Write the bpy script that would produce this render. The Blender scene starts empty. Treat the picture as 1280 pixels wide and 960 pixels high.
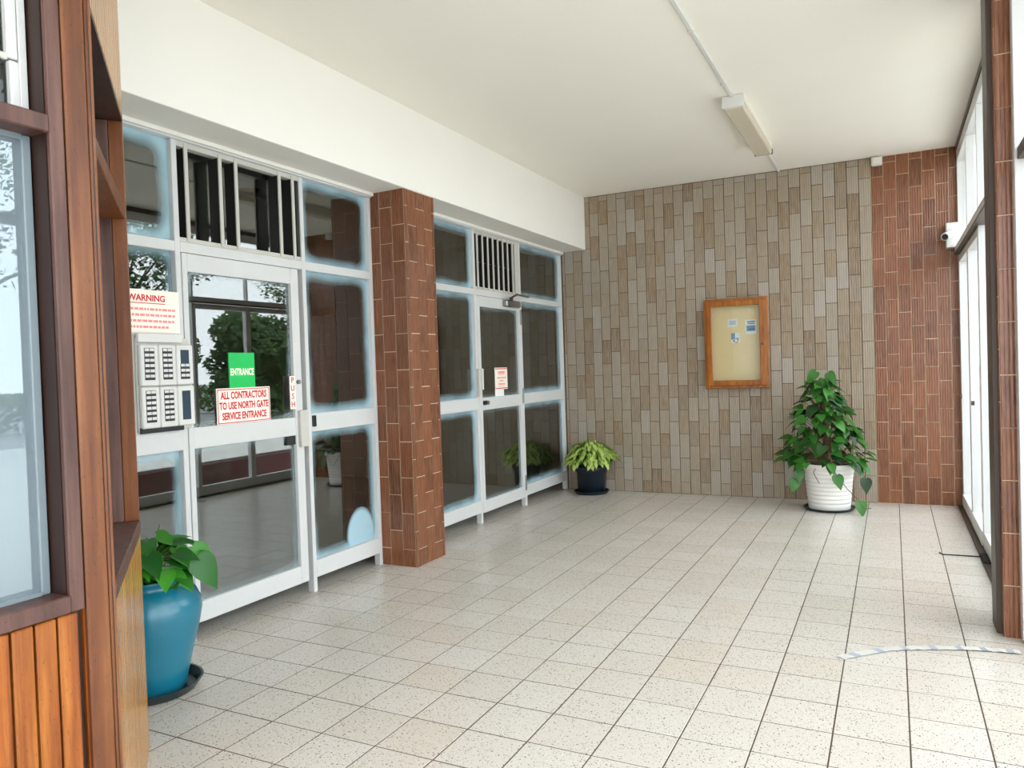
import bpy, bmesh, math, random
from mathutils import Matrix, Vector

random.seed(7)
SC = bpy.context.scene
COL = SC.collection

# ------------------------------------------------------------------ camera
CAM_H = 1.65
F_PX, YAW, PITCH, ROLL = 945.34, -0.4666, -0.0210, -0.0328
def cam_axes():
    cy, sy, cp, sp = math.cos(YAW), math.sin(YAW), math.cos(PITCH), math.sin(PITCH)
    fw = Vector((sy*cp, cy*cp, sp)); r = Vector((cy, -sy, 0)); u = r.cross(fw)
    cr, sr = math.cos(ROLL), math.sin(ROLL)
    return r*cr + u*sr, u*cr - r*sr, fw
CR, CU, CF = cam_axes()
cd = bpy.data.cameras.new('camera'); cam = bpy.data.objects.new('camera', cd); COL.objects.link(cam)
cd.sensor_width = 36; cd.lens = F_PX/1280*36; cd.clip_start = 0.05; cd.clip_end = 500
m = Matrix((CR, CU, -CF)).transposed().to_4x4(); m.translation = (0, 0, CAM_H)
cam.matrix_world = m
SC.camera = cam

# ------------------------------------------------------------------ world, light, exposure
W = bpy.data.worlds.new('overcast_sky'); SC.world = W; W.use_nodes = True
bg = W.node_tree.nodes['Background']
bg.inputs[0].default_value = (0.92, 0.953, 1.0, 1); bg.inputs[1].default_value = 1.0
vs = SC.view_settings
vs.view_transform = 'Standard'; vs.look = 'None'; vs.gamma = 1; vs.use_curve_mapping = False
vs.exposure = 2.5
SC.cycles.max_bounces = 14; SC.cycles.diffuse_bounces = 7; SC.cycles.glossy_bounces = 6
SC.cycles.transparent_max_bounces = 24
SC.cycles.sample_clamp_indirect = 8

# ------------------------------------------------------------------ helpers
def lin(c):
    return tuple(((v/255)/12.92 if v/255 <= .04045 else ((v/255+.055)/1.055)**2.4) for v in c)
def rgba(c): return (*lin(c), 1)

class NT:
    def __init__(s, name):
        s.m = bpy.data.materials.new(name); s.m.use_nodes = True; s.t = s.m.node_tree
        s.t.nodes.clear(); s.out = s.t.nodes.new('ShaderNodeOutputMaterial')
    def n(s, typ, ins=None, **kw):
        nd = s.t.nodes.new('ShaderNode'+typ)
        for k, v in kw.items(): setattr(nd, k, v)
        for k, v in (ins or {}).items(): s.set(nd.inputs[k], v)
        return nd
    def set(s, sock, v):
        if isinstance(v, bpy.types.NodeSocket): s.t.links.new(v, sock)
        elif isinstance(v, bpy.types.Node): s.t.links.new(v.outputs[0], sock)
        else: sock.default_value = v
    def math(s, op, a, b=0.0, c=0.0, clamp=False):
        nd = s.n('Math', {0: a, 1: b, 2: c}, operation=op); nd.use_clamp = clamp; return nd.outputs[0]
    def vmath(s, op, a, b=None):
        nd = s.n('VectorMath', {0: a}, operation=op)
        if b is not None: s.set(nd.inputs[1], b)
        return nd
    def mix(s, f, a, b, blend='MIX'):
        nd = s.n('Mix', data_type='RGBA', blend_type=blend)
        s.set(nd.inputs[0], f); s.set(nd.inputs[6], a); s.set(nd.inputs[7], b); return nd.outputs[2]
    def ramp(s, f, stops, interp='LINEAR'):
        nd = s.n('ValToRGB', {0: f}); cr = nd.color_ramp; cr.interpolation = interp
        while len(cr.elements) < len(stops): cr.elements.new(.5)
        for e, (p, c) in zip(cr.elements, stops): e.position = p; e.color = c
        return nd.outputs[0]
    def noise(s, vec, scale, detail=2.0, rough=.5):
        nd = s.n('TexNoise', {'Scale': scale, 'Detail': detail, 'Roughness': rough})
        if vec is not None: s.set(nd.inputs['Vector'], vec)
        return nd.outputs[0]
    def scaled(s, vec, v): return s.n('Mapping', {'Vector': vec, 'Scale': v}).outputs[0]
    def bsdf(s, color, rough=.5, bump=None, bstr=.2, bdist=.01, **kw):
        b = s.n('BsdfPrincipled', {'Base Color': color, 'Roughness': rough})
        for k, v in kw.items(): s.set(b.inputs[k], v)
        if bump is not None:
            bn = s.n('Bump', {'Height': bump, 'Strength': bstr, 'Distance': bdist}); s.set(b.inputs['Normal'], bn.outputs[0])
        s.t.links.new(b.outputs[0], s.out.inputs[0]); return s.m
    def rnd(s):
        a = s.n('ObjectInfo').outputs['Random']; b = s.n('NewGeometry').outputs['Random Per Island']
        return s.math('FRACT', s.math('ADD', a, b))
    def pos(s): return s.n('NewGeometry').outputs['Position']
    def obj(s): return s.n('TexCoord').outputs['Object']
    def uv(s): return s.n('TexCoord').outputs['UV']

def plain(name, c, rough=.5, var=.06, scale=6, **kw):
    n = NT(name); p = n.pos(); f = n.noise(p, scale, 4)
    a = tuple(v*(1-var) for v in lin(c)); b = tuple(min(1, v*(1+var)) for v in lin(c))
    return n.bsdf(n.mix(f, (*a, 1), (*b, 1)), rough, **kw)

def bm_obj(name, bm, mat, parent=None, smooth=False, kind=None, loc=None):
    me = bpy.data.meshes.new(name); bm.normal_update(); bm.to_mesh(me); bm.free()
    return me_obj(name, me, mat, parent, smooth, kind, loc)
def me_obj(name, me, mat, parent=None, smooth=False, kind=None, loc=None):
    if mat is not None and not me.materials: me.materials.append(mat)
    if smooth:
        for p in me.polygons: p.use_smooth = True
    o = bpy.data.objects.new(name, me); COL.objects.link(o)
    if loc is not None: o.location = loc
    if parent is not None:
        o.parent = parent; o.matrix_parent_inverse = parent.matrix_basis.inverted()
    if kind: o['kind'] = kind
    return o
PINV = {}
def empty(name, loc=(0, 0, 0)):
    e = bpy.data.objects.new(name, None); COL.objects.link(e); e.location = loc; e.empty_display_size = .1
    PINV[e.name] = Matrix.Translation(-Vector(loc)); return e
def thing(name, label, cat, loc=(0, 0, 0), group=None):
    return tag(empty(name, loc), label, cat, group)
def tag(o, label, cat, group=None):
    o['label'] = label; o['category'] = cat
    if group: o['group'] = group
    return o
def struct(o): o['kind'] = 'structure'; return o

def box(bm, x0, x1, y0, y1, z0, z1, bev=0.0, M=None):
    v = [bm.verts.new(p) for p in ((x0,y0,z0),(x1,y0,z0),(x1,y1,z0),(x0,y1,z0),(x0,y0,z1),(x1,y0,z1),(x1,y1,z1),(x0,y1,z1))]
    fs = [bm.faces.new([v[i] for i in f]) for f in ((3,2,1,0),(4,5,6,7),(0,1,5,4),(1,2,6,5),(2,3,7,6),(3,0,4,7))]
    if bev:
        es = list({e for f in fs for e in f.edges})
        r = bmesh.ops.bevel(bm, geom=es, offset=bev, segments=1, affect='EDGES', profile=.5)
        v = list({x for f in r['faces'] for x in f.verts} | {x for x in v if x.is_valid})
    if M is not None: bmesh.ops.transform(bm, matrix=M, verts=[x for x in v if x.is_valid])
def B(name, mat, parent, *b, bev=0.0, M=None, kind=None):
    """one bevelled box (world coordinates) as one mesh object with its origin at its centre"""
    c = Vector(((b[0]+b[1])/2, (b[2]+b[3])/2, (b[4]+b[5])/2))
    bm = bmesh.new(); box(bm, b[0]-c.x, b[1]-c.x, b[2]-c.y, b[3]-c.y, b[4]-c.z, b[5]-c.z, bev)
    o = bm_obj(name, bm, mat, parent, kind=kind, loc=c)
    if M is not None: o.matrix_basis = M @ o.matrix_basis
    return o
def boxes(name, mat, parent, lst, bev=0.0, kind=None):
    bm = bmesh.new()
    for b in lst: box(bm, *b, bev)
    return bm_obj(name, bm, mat, parent, kind=kind)
def lathe(bm, prof, seg=48, c=(0, 0, 0)):
    rings = []
    for r, z in prof:
        rings.append([bm.verts.new((c[0]+r*math.cos(2*math.pi*i/seg), c[1]+r*math.sin(2*math.pi*i/seg), c[2]+z)) for i in range(seg)])
    for a, b in zip(rings, rings[1:]):
        for i in range(seg):
            j = (i+1) % seg; bm.faces.new((a[i], a[j], b[j], b[i]))
    bm.faces.new(list(reversed(rings[0]))); bm.faces.new(rings[-1])
def tube(bm, pts, rad, seg=8):
    pts = [Vector(p) for p in pts]; rads = rad if isinstance(rad, (list, tuple)) else [rad]*len(pts)
    rings = []; up = Vector((0.13, .21, .97)).normalized()
    for i, p in enumerate(pts):
        t = (pts[min(i+1, len(pts)-1)]-pts[max(i-1, 0)]).normalized()
        a = t.cross(up)
        if a.length < .05: a = t.cross(Vector((1, 0, 0)))
        a.normalize(); b = t.cross(a)
        rings.append([bm.verts.new(p+(a*math.cos(2*math.pi*k/seg)+b*math.sin(2*math.pi*k/seg))*rads[i]) for k in range(seg)])
    for a, b in zip(rings, rings[1:]):
        for k in range(seg):
            j = (k+1) % seg; bm.faces.new((a[k], a[j], b[j], b[k]))
    bm.faces.new(list(reversed(rings[0]))); bm.faces.new(rings[-1])

def text(name, body, size, mat, parent, M, depth=.0006, align='CENTER', sx=1.0, bold=0.0, spacing=1.0, line=1.0):
    cu = bpy.data.curves.new(name, 'FONT'); cu.body = body; cu.size = size; cu.align_x = align; cu.align_y = 'CENTER'
    cu.extrude = depth; cu.offset = bold; cu.space_character = spacing; cu.space_line = line; cu.resolution_u = 3
    o = bpy.data.objects.new(name, cu); COL.objects.link(o)
    dg = bpy.context.evaluated_depsgraph_get(); me = bpy.data.meshes.new_from_object(o.evaluated_get(dg))
    bpy.data.objects.remove(o); bpy.data.curves.remove(cu)
    me.transform(Matrix.Diagonal((sx, 1, 1, 1))); me.name = name
    r = me_obj(name, me, mat, parent); r.matrix_basis = M; return r
def Mx(x, y, z):   # a surface facing +x: local X runs to +y, local Y up
    return Matrix(((0, 0, 1, x), (1, 0, 0, y), (0, 1, 0, z), (0, 0, 0, 1)))
def My(x, y, z):   # a surface facing -y
    return Matrix(((1, 0, 0, x), (0, 0, -1, y), (0, 1, 0, z), (0, 0, 0, 1)))

def project(p):
    d = Vector(p)-Vector((0, 0, CAM_H)); z = d.dot(CF)
    if z < .05: return None
    return 640+F_PX*d.dot(CR)/z, 480-F_PX*d.dot(CU)/z, z

# ------------------------------------------------------------------ materials
def m_floor():
    n = NT('terrazzo_tile'); p = n.pos(); r = n.rnd()
    base = n.ramp(r, [(0, rgba((214, 208, 199))), (.35, rgba((220, 215, 208))), (.7, rgba((223, 219, 213))), (1, rgba((216, 209, 198)))])
    f = n.noise(p, 2.2, 4); base = n.mix(n.math('MULTIPLY', f, .2), base, rgba((188, 174, 150)))
    fine = n.noise(p, 130, 3); base = n.mix(n.math('MULTIPLY', fine, .35), base, rgba((176, 168, 154)))
    v = n.n('TexVoronoi', {'Vector': p, 'Scale': 92.0}); cs = n.n('SeparateColor', {0: v.outputs['Color']})
    small = n.math('LESS_THAN', v.outputs['Distance'], n.math('MULTIPLY', cs.outputs[0], .40))
    pick = n.math('GREATER_THAN', cs.outputs[1], .25)
    chip = n.ramp(cs.outputs[2], [(0, rgba((60, 50, 44))), (.25, rgba((120, 100, 84))), (.5, rgba((150, 132, 112))), (.97, rgba((232, 228, 220)))], 'CONSTANT')
    base = n.mix(n.math('MULTIPLY', n.math('MULTIPLY', small, pick), .8), base, chip)
    v2 = n.n('TexVoronoi', {'Vector': p, 'Scale': 190.0}); c2 = n.n('SeparateColor', {0: v2.outputs['Color']})
    s2 = n.math('MULTIPLY', n.math('LESS_THAN', v2.outputs['Distance'], n.math('MULTIPLY', c2.outputs[0], .5)), n.math('GREATER_THAN', c2.outputs[1], .5))
    base = n.mix(n.math('MULTIPLY', s2, .6), base, rgba((128, 116, 100)))
    return n.bsdf(base, n.math('MULTIPLY_ADD', f, .04, .24), **{'IOR': 1.5})
def m_walltile(name, stops, streak, rough=.35, ribs=7, dark=.3):
    n = NT(name); uv = n.uv(); r = n.rnd()
    base = n.ramp(r, stops)
    sep = n.n('SeparateXYZ', {0: uv}); u = sep.outputs[0]
    off = n.n('CombineXYZ', {0: n.math('MULTIPLY_ADD', u, 9.0, n.math('MULTIPLY', r, 91.0)), 1: n.math('MULTIPLY', sep.outputs[1], 1.1), 2: n.math('MULTIPLY', r, 37.0)}).outputs[0]
    st = n.noise(off, 1.6, 3, .6)
    col = n.mix(n.math('MULTIPLY', n.math('SMOOTH_MIN', n.math('SUBTRACT', st, .35, clamp=True), .4, .1), 2.0, clamp=True), base, streak)
    patch = n.noise(n.vmath('ADD', n.vmath('MULTIPLY', uv, (2, 3, 1)).outputs[0], n.n('CombineXYZ', {0: n.math('MULTIPLY', r, 50.0)}).outputs[0]).outputs[0], 1.0, 2)
    col = n.mix(n.math('MULTIPLY', patch, dark), col, n.vmath('MULTIPLY', col, (.62, .58, .55)).outputs[0])
    w = n.math('ABSOLUTE', n.math('SINE', n.math('MULTIPLY', u, math.pi*ribs)))
    groove = n.math('SUBTRACT', 1.0, n.math('MULTIPLY', w, 1.7, clamp=True), clamp=True)
    col = n.mix(n.math('MULTIPLY', groove, .75), col, n.vmath('MULTIPLY', col, (.5, .46, .44)).outputs[0])  # shade in the rib grooves is put into the colour
    return n.bsdf(col, rough, bump=w, bstr=.5, bdist=.004)
def m_wood(name, c1, c2, c3, rough=.35, sc=(26, 26, 1.4), pits=.5, band=None):
    n = NT(name); p = n.pos(); r = n.rnd()
    q = n.vmath('ADD', n.scaled(p, sc), n.n('CombineXYZ', {2: n.math('MULTIPLY', r, 40.0)}).outputs[0]).outputs[0]
    g = n.noise(q, 1.0, 5, .62)
    col = n.ramp(g, [(.3, rgba(c1)), (.5, rgba(c2)), (.7, rgba(c3))])
    col = n.mix(n.math('MULTIPLY', r, .35), col, rgba(c1))
    bl = n.noise(n.vmath('ADD', n.scaled(p, (7, 7, 2.2)), n.n('CombineXYZ', {0: n.math('MULTIPLY', r, 60.0)}).outputs[0]).outputs[0], 1.0, 4, .6)
    col = n.mix(n.math('MULTIPLY', n.math('SUBTRACT', bl, .45, clamp=True), 2.2, clamp=True), col, n.vmath('MULTIPLY', col, (.5, .40, .34)).outputs[0])
    pt = n.noise(n.scaled(p, (140, 140, 70)), 1.0, 2)
    col = n.mix(n.math('MULTIPLY', n.math('GREATER_THAN', pt, .68), pits), col, n.vmath('MULTIPLY', col, (.35, .28, .25)).outputs[0])
    if band:
        z = n.n('SeparateXYZ', {0: p}).outputs[2]
        for z0, z1, soft, c, a in band:
            m1 = n.n('MapRange', {0: z, 1: z0-soft, 2: z0+soft}, interpolation_type='SMOOTHSTEP').outputs[0]
            m2 = n.n('MapRange', {0: z, 1: z1-soft*.3, 2: z1+soft*.3}, interpolation_type='SMOOTHSTEP').outputs[0]
            col = n.mix(n.math('MULTIPLY', n.math('SUBTRACT', m1, m2, clamp=True), a), col, n.mix(g, rgba(c), n.vmath('MULTIPLY', rgba(c)[:3], (.6, .55, .5)).outputs[0]))
    return n.bsdf(col, rough, bump=g, bstr=.12, bdist=.004)
def glass_nodes(n, tint=(.5, .54, .52), f0=.15):
    geo = n.n('NewGeometry'); d = n.n('VectorMath', {0: geo.outputs['Incoming'], 1: geo.outputs['Normal']}, operation='DOT_PRODUCT').outputs['Value']
    c = n.math('ABSOLUTE', d); k = n.math('POWER', n.math('SUBTRACT', 1.0, c, clamp=True), 5.0)
    F = n.math('MULTIPLY_ADD', k, 1-f0, f0)
    tr = n.n('BsdfTransparent', {0: (*tint, 1)}); gl = n.n('BsdfGlossy', {'Roughness': .0, 'Color': (1, 1, 1, 1)})
    return n.n('MixShader', {0: F, 1: tr.outputs[0], 2: gl.outputs[0]})
def m_glass(name, tint=(.5, .54, .52), f0=.15):
    n = NT(name); s = glass_nodes(n, tint, f0); n.t.links.new(s.outputs[0], n.out.inputs[0]); return n.m
def m_frost(name, hy, hz, border=.03, soft=.08, amt=.85, col=(172, 204, 216), blob=None, dust=0.0):
    """clear glass whose old tint film has clouded over in a pale blue border with rounded inner corners"""
    n = NT(name); g = glass_nodes(n)
    o = n.obj(); s = n.n('SeparateXYZ', {0: o})
    v = n.n('CombineXYZ', {1: n.math('ABSOLUTE', s.outputs[1]), 2: n.math('ABSOLUTE', s.outputs[2])}).outputs[0]
    rr = .09
    q = n.vmath('SUBTRACT', v, (0, hy-border-rr, hz-border-rr)).outputs[0]
    q = n.vmath('MAXIMUM', q, (0, 0, 0)).outputs[0]
    d = n.math('SUBTRACT', n.vmath('LENGTH', q).outputs['Value'], rr)
    d = n.math('MULTIPLY_ADD', n.math('SUBTRACT', n.noise(n.pos(), 3.5, 2), .5), .06, d)
    mk = n.n('MapRange', {0: d, 1: -soft*.7, 2: soft*.8}, interpolation_type='SMOOTHSTEP').outputs[0]
    mk = n.math('MULTIPLY', mk, amt)
    if dust:
        sp = n.math('GREATER_THAN', n.noise(n.pos(), 70, 4, .7), .53)
        mk = n.math('MULTIPLY', mk, n.math('MULTIPLY_ADD', sp, dust, 1-dust))
    if blob:
        by, bz, br = blob
        dd = n.vmath('LENGTH', n.vmath('MULTIPLY', n.vmath('SUBTRACT', o, (0, by, bz)).outputs[0], (0, 1, .8)).outputs[0]).outputs['Value']
        bl = n.n('MapRange', {0: dd, 1: br, 2: br-.035}).outputs[0]
        mk = n.math('MAXIMUM', mk, n.math('MULTIPLY', bl, .9))
    df = n.n('BsdfDiffuse', {0: rgba(col)})
    ms = n.n('MixShader', {0: mk, 1: g.outputs[0], 2: df.outputs[0]})
    n.t.links.new(ms.outputs[0], n.out.inputs[0]); return n.m
def m_leaf(name, c1, c2, pale, palew=.0, rough=.35):
    n = NT(name); uv = n.n('SeparateXYZ', {0: n.uv()}); r = n.rnd()
    col = n.mix(r, rgba(c1), rgba(c2))
    ctr = n.math('ABSOLUTE', n.math('SUBTRACT', uv.outputs[0], .5))
    nz = n.noise(n.n('CombineXYZ', {0: n.math('MULTIPLY', uv.outputs[0], 5.0), 1: n.math('MULTIPLY', uv.outputs[1], 7.0), 2: n.math('MULTIPLY', r, 30.0)}).outputs[0], 1.0, 3)
    mk = n.n('MapRange', {0: n.math('ADD', ctr, n.math('MULTIPLY', n.math('SUBTRACT', nz, .5), .5)), 1: palew+.04, 2: palew-.06}).outputs[0]
    col = n.mix(n.math('MULTIPLY', mk, .9), col, rgba(pale))
    b = n.n('BsdfPrincipled', {'Base Color': col, 'Roughness': rough}); t = n.n('BsdfTranslucent', {0: col})
    s = n.n('MixShader', {0: .25, 1: b.outputs[0], 2: t.outputs[0]}); n.t.links.new(s.outputs[0], n.out.inputs[0]); return n.m

MT = dict(
    floor=m_floor(), grout_floor=plain('floor_grout', (74, 58, 46), .8),
    ceiling=plain('cream_paint', (243, 239, 229), .75, .02, 1.5), beam=plain('white_paint', (238, 236, 229), .7, .02, 2),
    grey_tile=m_walltile('grey_ribbed_tile', [(0, rgba((140, 114, 82))), (.2, rgba((154, 134, 108))), (.4, rgba((168, 155, 138))), (.6, rgba((156, 138, 112))), (.82, rgba((178, 170, 160))), (1, rgba((126, 98, 62)))], rgba((176, 166, 150)), .5, 5, .4),
    brown_tile=m_walltile('brown_ribbed_tile', [(0, rgba((92, 50, 26))), (.5, rgba((130, 76, 42))), (1, rgba((110, 62, 36)))], rgba((166, 112, 82)), .25, 5, .5),
    grout_dark=plain('dark_grout', (92, 76, 62), .85), grout_light=plain('pale_grout', (222, 200, 166), .8),
    alu=plain('white_aluminium', (208, 209, 208), .35, .03, 9), alu_old=plain('weathered_aluminium', (196, 194, 186), .45, .08, 30),
    dark=plain('dark_louvre_face', (34, 34, 32), .5), black=plain('black_plastic', (22, 24, 28), .4), rubber=plain('black_rubber', (30, 28, 28), .7),
    alu_grey=plain('grey_aluminium', (122, 134, 140), .4),
    bronze=plain('bronze_trim', (72, 58, 50), .45), steel=plain('brushed_steel', (150, 150, 148), .3, Metallic=.9),
    white=plain('white_plastic', (216, 216, 212), .35, .02), ivory=plain('ivory_plastic', (226, 222, 210), .45, .03),
    diffuser=plain('aged_diffuser', (206, 196, 176), .4, .06, 4),
    oak=m_wood('varnished_board', (96, 42, 10), (156, 84, 22), (194, 120, 46), .33),
    post=m_wood('brown_post', (88, 46, 20), (122, 70, 34), (146, 92, 50), .4),
    plum=m_wood('weathered_purple_brown', (70, 44, 38), (94, 64, 56), (116, 82, 72), .5),
    darkwood=m_wood('dark_reveal_wood', (36, 20, 15), (54, 32, 24), (68, 42, 32), .5),
    reveal=m_wood('honey_reveal_wood', (92, 48, 18), (124, 70, 32), (144, 92, 50), .35),
    batten=m_wood('varnished_batten', (154, 104, 46), (180, 130, 68), (202, 156, 94), .2, sc=(95, 95, .6), pits=.05),
    groove_shade=m_wood('batten_groove_shade', (104, 62, 28), (124, 78, 38), (140, 92, 48), .25, sc=(95, 95, .6), pits=.05),  # darker wood that paints in the shade of the batten grooves
    cabinet=m_wood('golden_cabinet_wood', (126, 66, 8), (162, 94, 16), (184, 114, 30), .3, sc=(30, 30, 3)), 
    pinboard=plain('pale_pinboard', (240, 214, 164), .8, .05, 8),
    smoke=m_glass('smoky_glass', (.45, .48, .45), .04),
    dark_glass=m_glass('tinted_glass'),
    glass=m_glass('clear_glass', (.8, .84, .82), .05), glass_thin=m_glass('window_glass', (.93, .95, .95), .04),
    green=plain('green_sign', (10, 190, 90), .35, .02), red=plain('red_print', (206, 30, 44), .5, .02), pink=plain('faded_red_print', (236, 140, 140), .5, .05, 60),
    sign=plain('cream_sign', (250, 240, 226), .4, .02), paper=plain('paper', (236, 236, 236), .8, .02), blueink=plain('blue_print', (120, 150, 178), .7, .1, 40), ink=plain('dark_print', (44, 50, 66), .7),
    greyink=plain('grey_print', (170, 178, 190), .7, .1, 40),
    lcd=plain('dark_display', (34, 56, 72), .25, .1, 50), nameplate=plain('black_nameplate', (40, 38, 44), .4),
    blue=plain('teal_glaze', (22, 112, 136), .3, .10, 5, **{'Coat Weight': .3}), navy=plain('navy_plastic', (18, 30, 42), .35, .1), saucer=plain('dark_green_saucer', (24, 40, 42), .35, .2, 14),
    whitepot=plain('white_pot', (238, 236, 232), .45, .02), soil=plain('soil', (40, 28, 20), .95, .3, 60),
    leaf_dark=m_leaf('glossy_leaf', (12, 46, 16), (66, 136, 48), (120, 170, 70), -.5),
    leaf_blue=m_leaf('bright_leaf', (14, 82, 20), (70, 160, 40), (120, 190, 60), -.5),
    leaf_lime=m_leaf('variegated_leaf', (70, 122, 36), (128, 172, 60), (206, 222, 128), .26),
    stem=plain('green_stem', (92, 110, 52), .6), vine=plain('brown_vine', (96, 72, 48), .7),
    maroon=plain('maroon_panel', (96, 38, 42), .5), lobby_wall=plain('lobby_beige', (176, 168, 150), .8), lobby_ceil=plain('lobby_ceiling', (206, 200, 184), .8),
    skirting=plain('black_skirting', (26, 24, 24), .5), paving=plain('pale_paving', (206, 204, 198), .8, .05, 2), grass=plain('grass', (92, 122, 58), .9, .3, 3),
    foliage=plain('tree_foliage', (52, 84, 36), .8, .45, 1.3), foliage2=plain('hedge_foliage', (70, 104, 44), .8, .4, 1.6), bark=plain('bark', (84, 68, 54), .9, .3, 8),
    road=plain('outside_road', (150, 150, 150), .9),
)

# ------------------------------------------------------------------ key dimensions
XB, ZB, ZC = -3.586, 3.175, 3.865          # bulkhead face, its soffit, the ceiling
XG = -3.94                                  # front of the left shopfront frames
YW = 9.416                                  # far wall face
XR = 0.67                                   # inner face of the right glazing

# ------------------------------------------------------------------ floor
FX0, FSX, FY0, FSY = -2.7129*1.1, .2745*1.1, 2.1503*1.1, .2690*1.1
floor = struct(B('floor', MT['grout_floor'], None, -3.99, .70, -3.0, YW, -.12, -.0011))
def tile_mesh(w, h, t, ch, cache={}):
    """a tile lying in local XY, face up at z = t, softened edges; uv 0..1 over its face"""
    k = (round(w, 3), round(h, 3), t, ch)
    if k in cache: return cache[k]
    bm = bmesh.new(); a, b = w/2, h/2
    lo = [bm.verts.new((x, y, 0)) for x, y in ((-a, -b), (a, -b), (a, b), (-a, b))]
    md = [bm.verts.new((x, y, t-ch)) for x, y in ((-a, -b), (a, -b), (a, b), (-a, b))]
    hi = [bm.verts.new((x, y, t)) for x, y in ((-a+ch, -b+ch), (a-ch, -b+ch), (a-ch, b-ch), (-a+ch, b-ch))]
    for p, q in ((lo, md), (md, hi)):
        for i in range(4): bm.faces.new((p[i], p[(i+1) % 4], q[(i+1) % 4], q[i]))
    bm.faces.new(hi); bm.faces.new(lo[::-1])
    uvl = bm.loops.layers.uv.new('UVMap')
    for f in bm.faces:
        for l in f.loops: l[uvl].uv = ((l.vert.co.x+a)/w, (l.vert.co.y+b)/h)
    me = bpy.data.meshes.new('tile'); bm.to_mesh(me); bm.free(); cache[k] = me; return me
def lay(tiles, parent, mat, name, plural, limit=300):
    """tiles: (matrix, w, h, t, ch, key). The lowest keys become objects, the rest one joined part."""
    tiles = sorted(tiles, key=lambda t: t[5]); bmr = None
    for i, (M, w, h, t, ch, k) in enumerate(tiles):
        me = tile_mesh(w, h, t, ch)
        if i < limit and k < 1e5:
            me2 = me
            if not me2.materials: me2.materials.append(mat)
            elif me2.materials[0] != mat:
                me2 = tile_mesh(w, h, t, ch+1e-6*(abs(hash(mat.name)) % 97+1))
                if not me2.materials: me2.materials.append(mat)
            o = me_obj(name, me2, mat, parent); o.matrix_basis = M
        else:
            if bmr is None: bmr = bmesh.new(); bmr.loops.layers.uv.new('UVMap')
            n0 = len(bmr.verts); bmr.from_mesh(me); bmr.verts.ensure_lookup_table()
            bmesh.ops.transform(bmr, matrix=M, verts=bmr.verts[n0:])
    if bmr is not None: bm_obj(plural, bmr, mat, parent, kind='stuff')
tiles = []
i0 = math.floor((-3.99-FX0)/FSX); i1 = math.ceil((.69-FX0)/FSX)
j0 = math.floor((-3-FY0)/FSY); j1 = math.ceil((YW-FY0)/FSY)
G = .006
for i in range(i0, i1):
    for j in range(j0, j1):
        x0, x1 = max(FX0+i*FSX, -3.99), min(FX0+(i+1)*FSX, .69); y0, y1 = max(FY0+j*FSY, -3), min(FY0+(j+1)*FSY, YW-.002)
        if x1-x0 < .03 or y1-y0 < .03: continue
        c = ((x0+x1)/2, (y0+y1)/2, 0); p = project(c)
        vis = p and -40 < p[0] < 1320 and p[1] < 1010 and not (p[0] < 175)
        key = p[2] if vis else 1e6
        rz = random.uniform(-.0006, .0006)
        tiles.append((Matrix.Translation((c[0], c[1], -.008+rz)), x1-x0-G, y1-y0-G, .008, .0012, key))
lay(tiles, floor, MT['floor'], 'floor_tile', 'floor_tiles_beyond')

# ------------------------------------------------------------------ ceiling, bulkhead, walls
ceiling = struct(B('ceiling', MT['ceiling'], None, -3.99, 1.2, -3.0, YW+.1, ZC, ZC+.2))
beam = struct(B('trim_1', MT['beam'], None, -4.25, XB, -3.0, YW-.012, ZB, ZC, bev=.004))
wall_far = struct(B('wall_far', MT['grout_dark'], None, -4.3, -.177, YW-.0005, YW+.2, -.1, ZC))
wall_fr = struct(B('wall_far_right', MT['grout_light'], None, -.177, .80, YW-.0005, YW+.2, -.1, ZC))
P_ = .3035
def clad(parent, mat, name, plural, u0, u1, pitch, start, zmax, ph, Mf, gap=.005, t=.009, first=0, jit=.0012, skip=None):
    """columns of upright tiles from u0 to u1 (first joint at start), alternate columns shifted by half a tile"""
    out = []; c = math.floor((u0-start)/pitch)
    while start+c*pitch < u1-.015:
        a, b = max(start+c*pitch, u0), min(start+(c+1)*pitch, u1)
        if b-a > .02:
            off = 0 if (c+first) % 2 else -.155
            k = 0
            while off+k*P_ < zmax-.02:
                z0, z1 = max(off+k*P_, 0.001), min(off+(k+1)*P_, zmax)
                if z1-z0 > .02 and not (skip and skip((a+b)/2, (z0+z1)/2)):
                    M = Mf((a+b)/2, (z0+z1)/2) @ Matrix.Translation((random.uniform(-.0006, .0006), random.uniform(-.0012, .0012), random.uniform(-jit, 0)))
                    out.append((M, b-a-gap, z1-z0-gap, t, .0015, -(a+b)/2+10))
                k += 1
        c += 1
    lay(out, parent, mat, name, plural)
clad(wall_far, MT['grey_tile'], 'wall_tile', 'wall_tiles_beyond', -3.93, -.179, .12385, -3.521, ZC-.006, 0,
     lambda u, z: My(u, YW-.0005, z), first=1, gap=.0055, jit=.002, t=.007, skip=lambda u, z: u < XB-.03 and z > ZB+.12)
clad(wall_fr, MT['brown_tile'], 'wall_tile', 'wall_tiles_beyond', -.175, .675, .1255, -.177, ZC-.004, 0,
     lambda u, z: My(u, YW-.0005, z), first=1, gap=.0048, jit=.0008, t=.0045)

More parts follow.
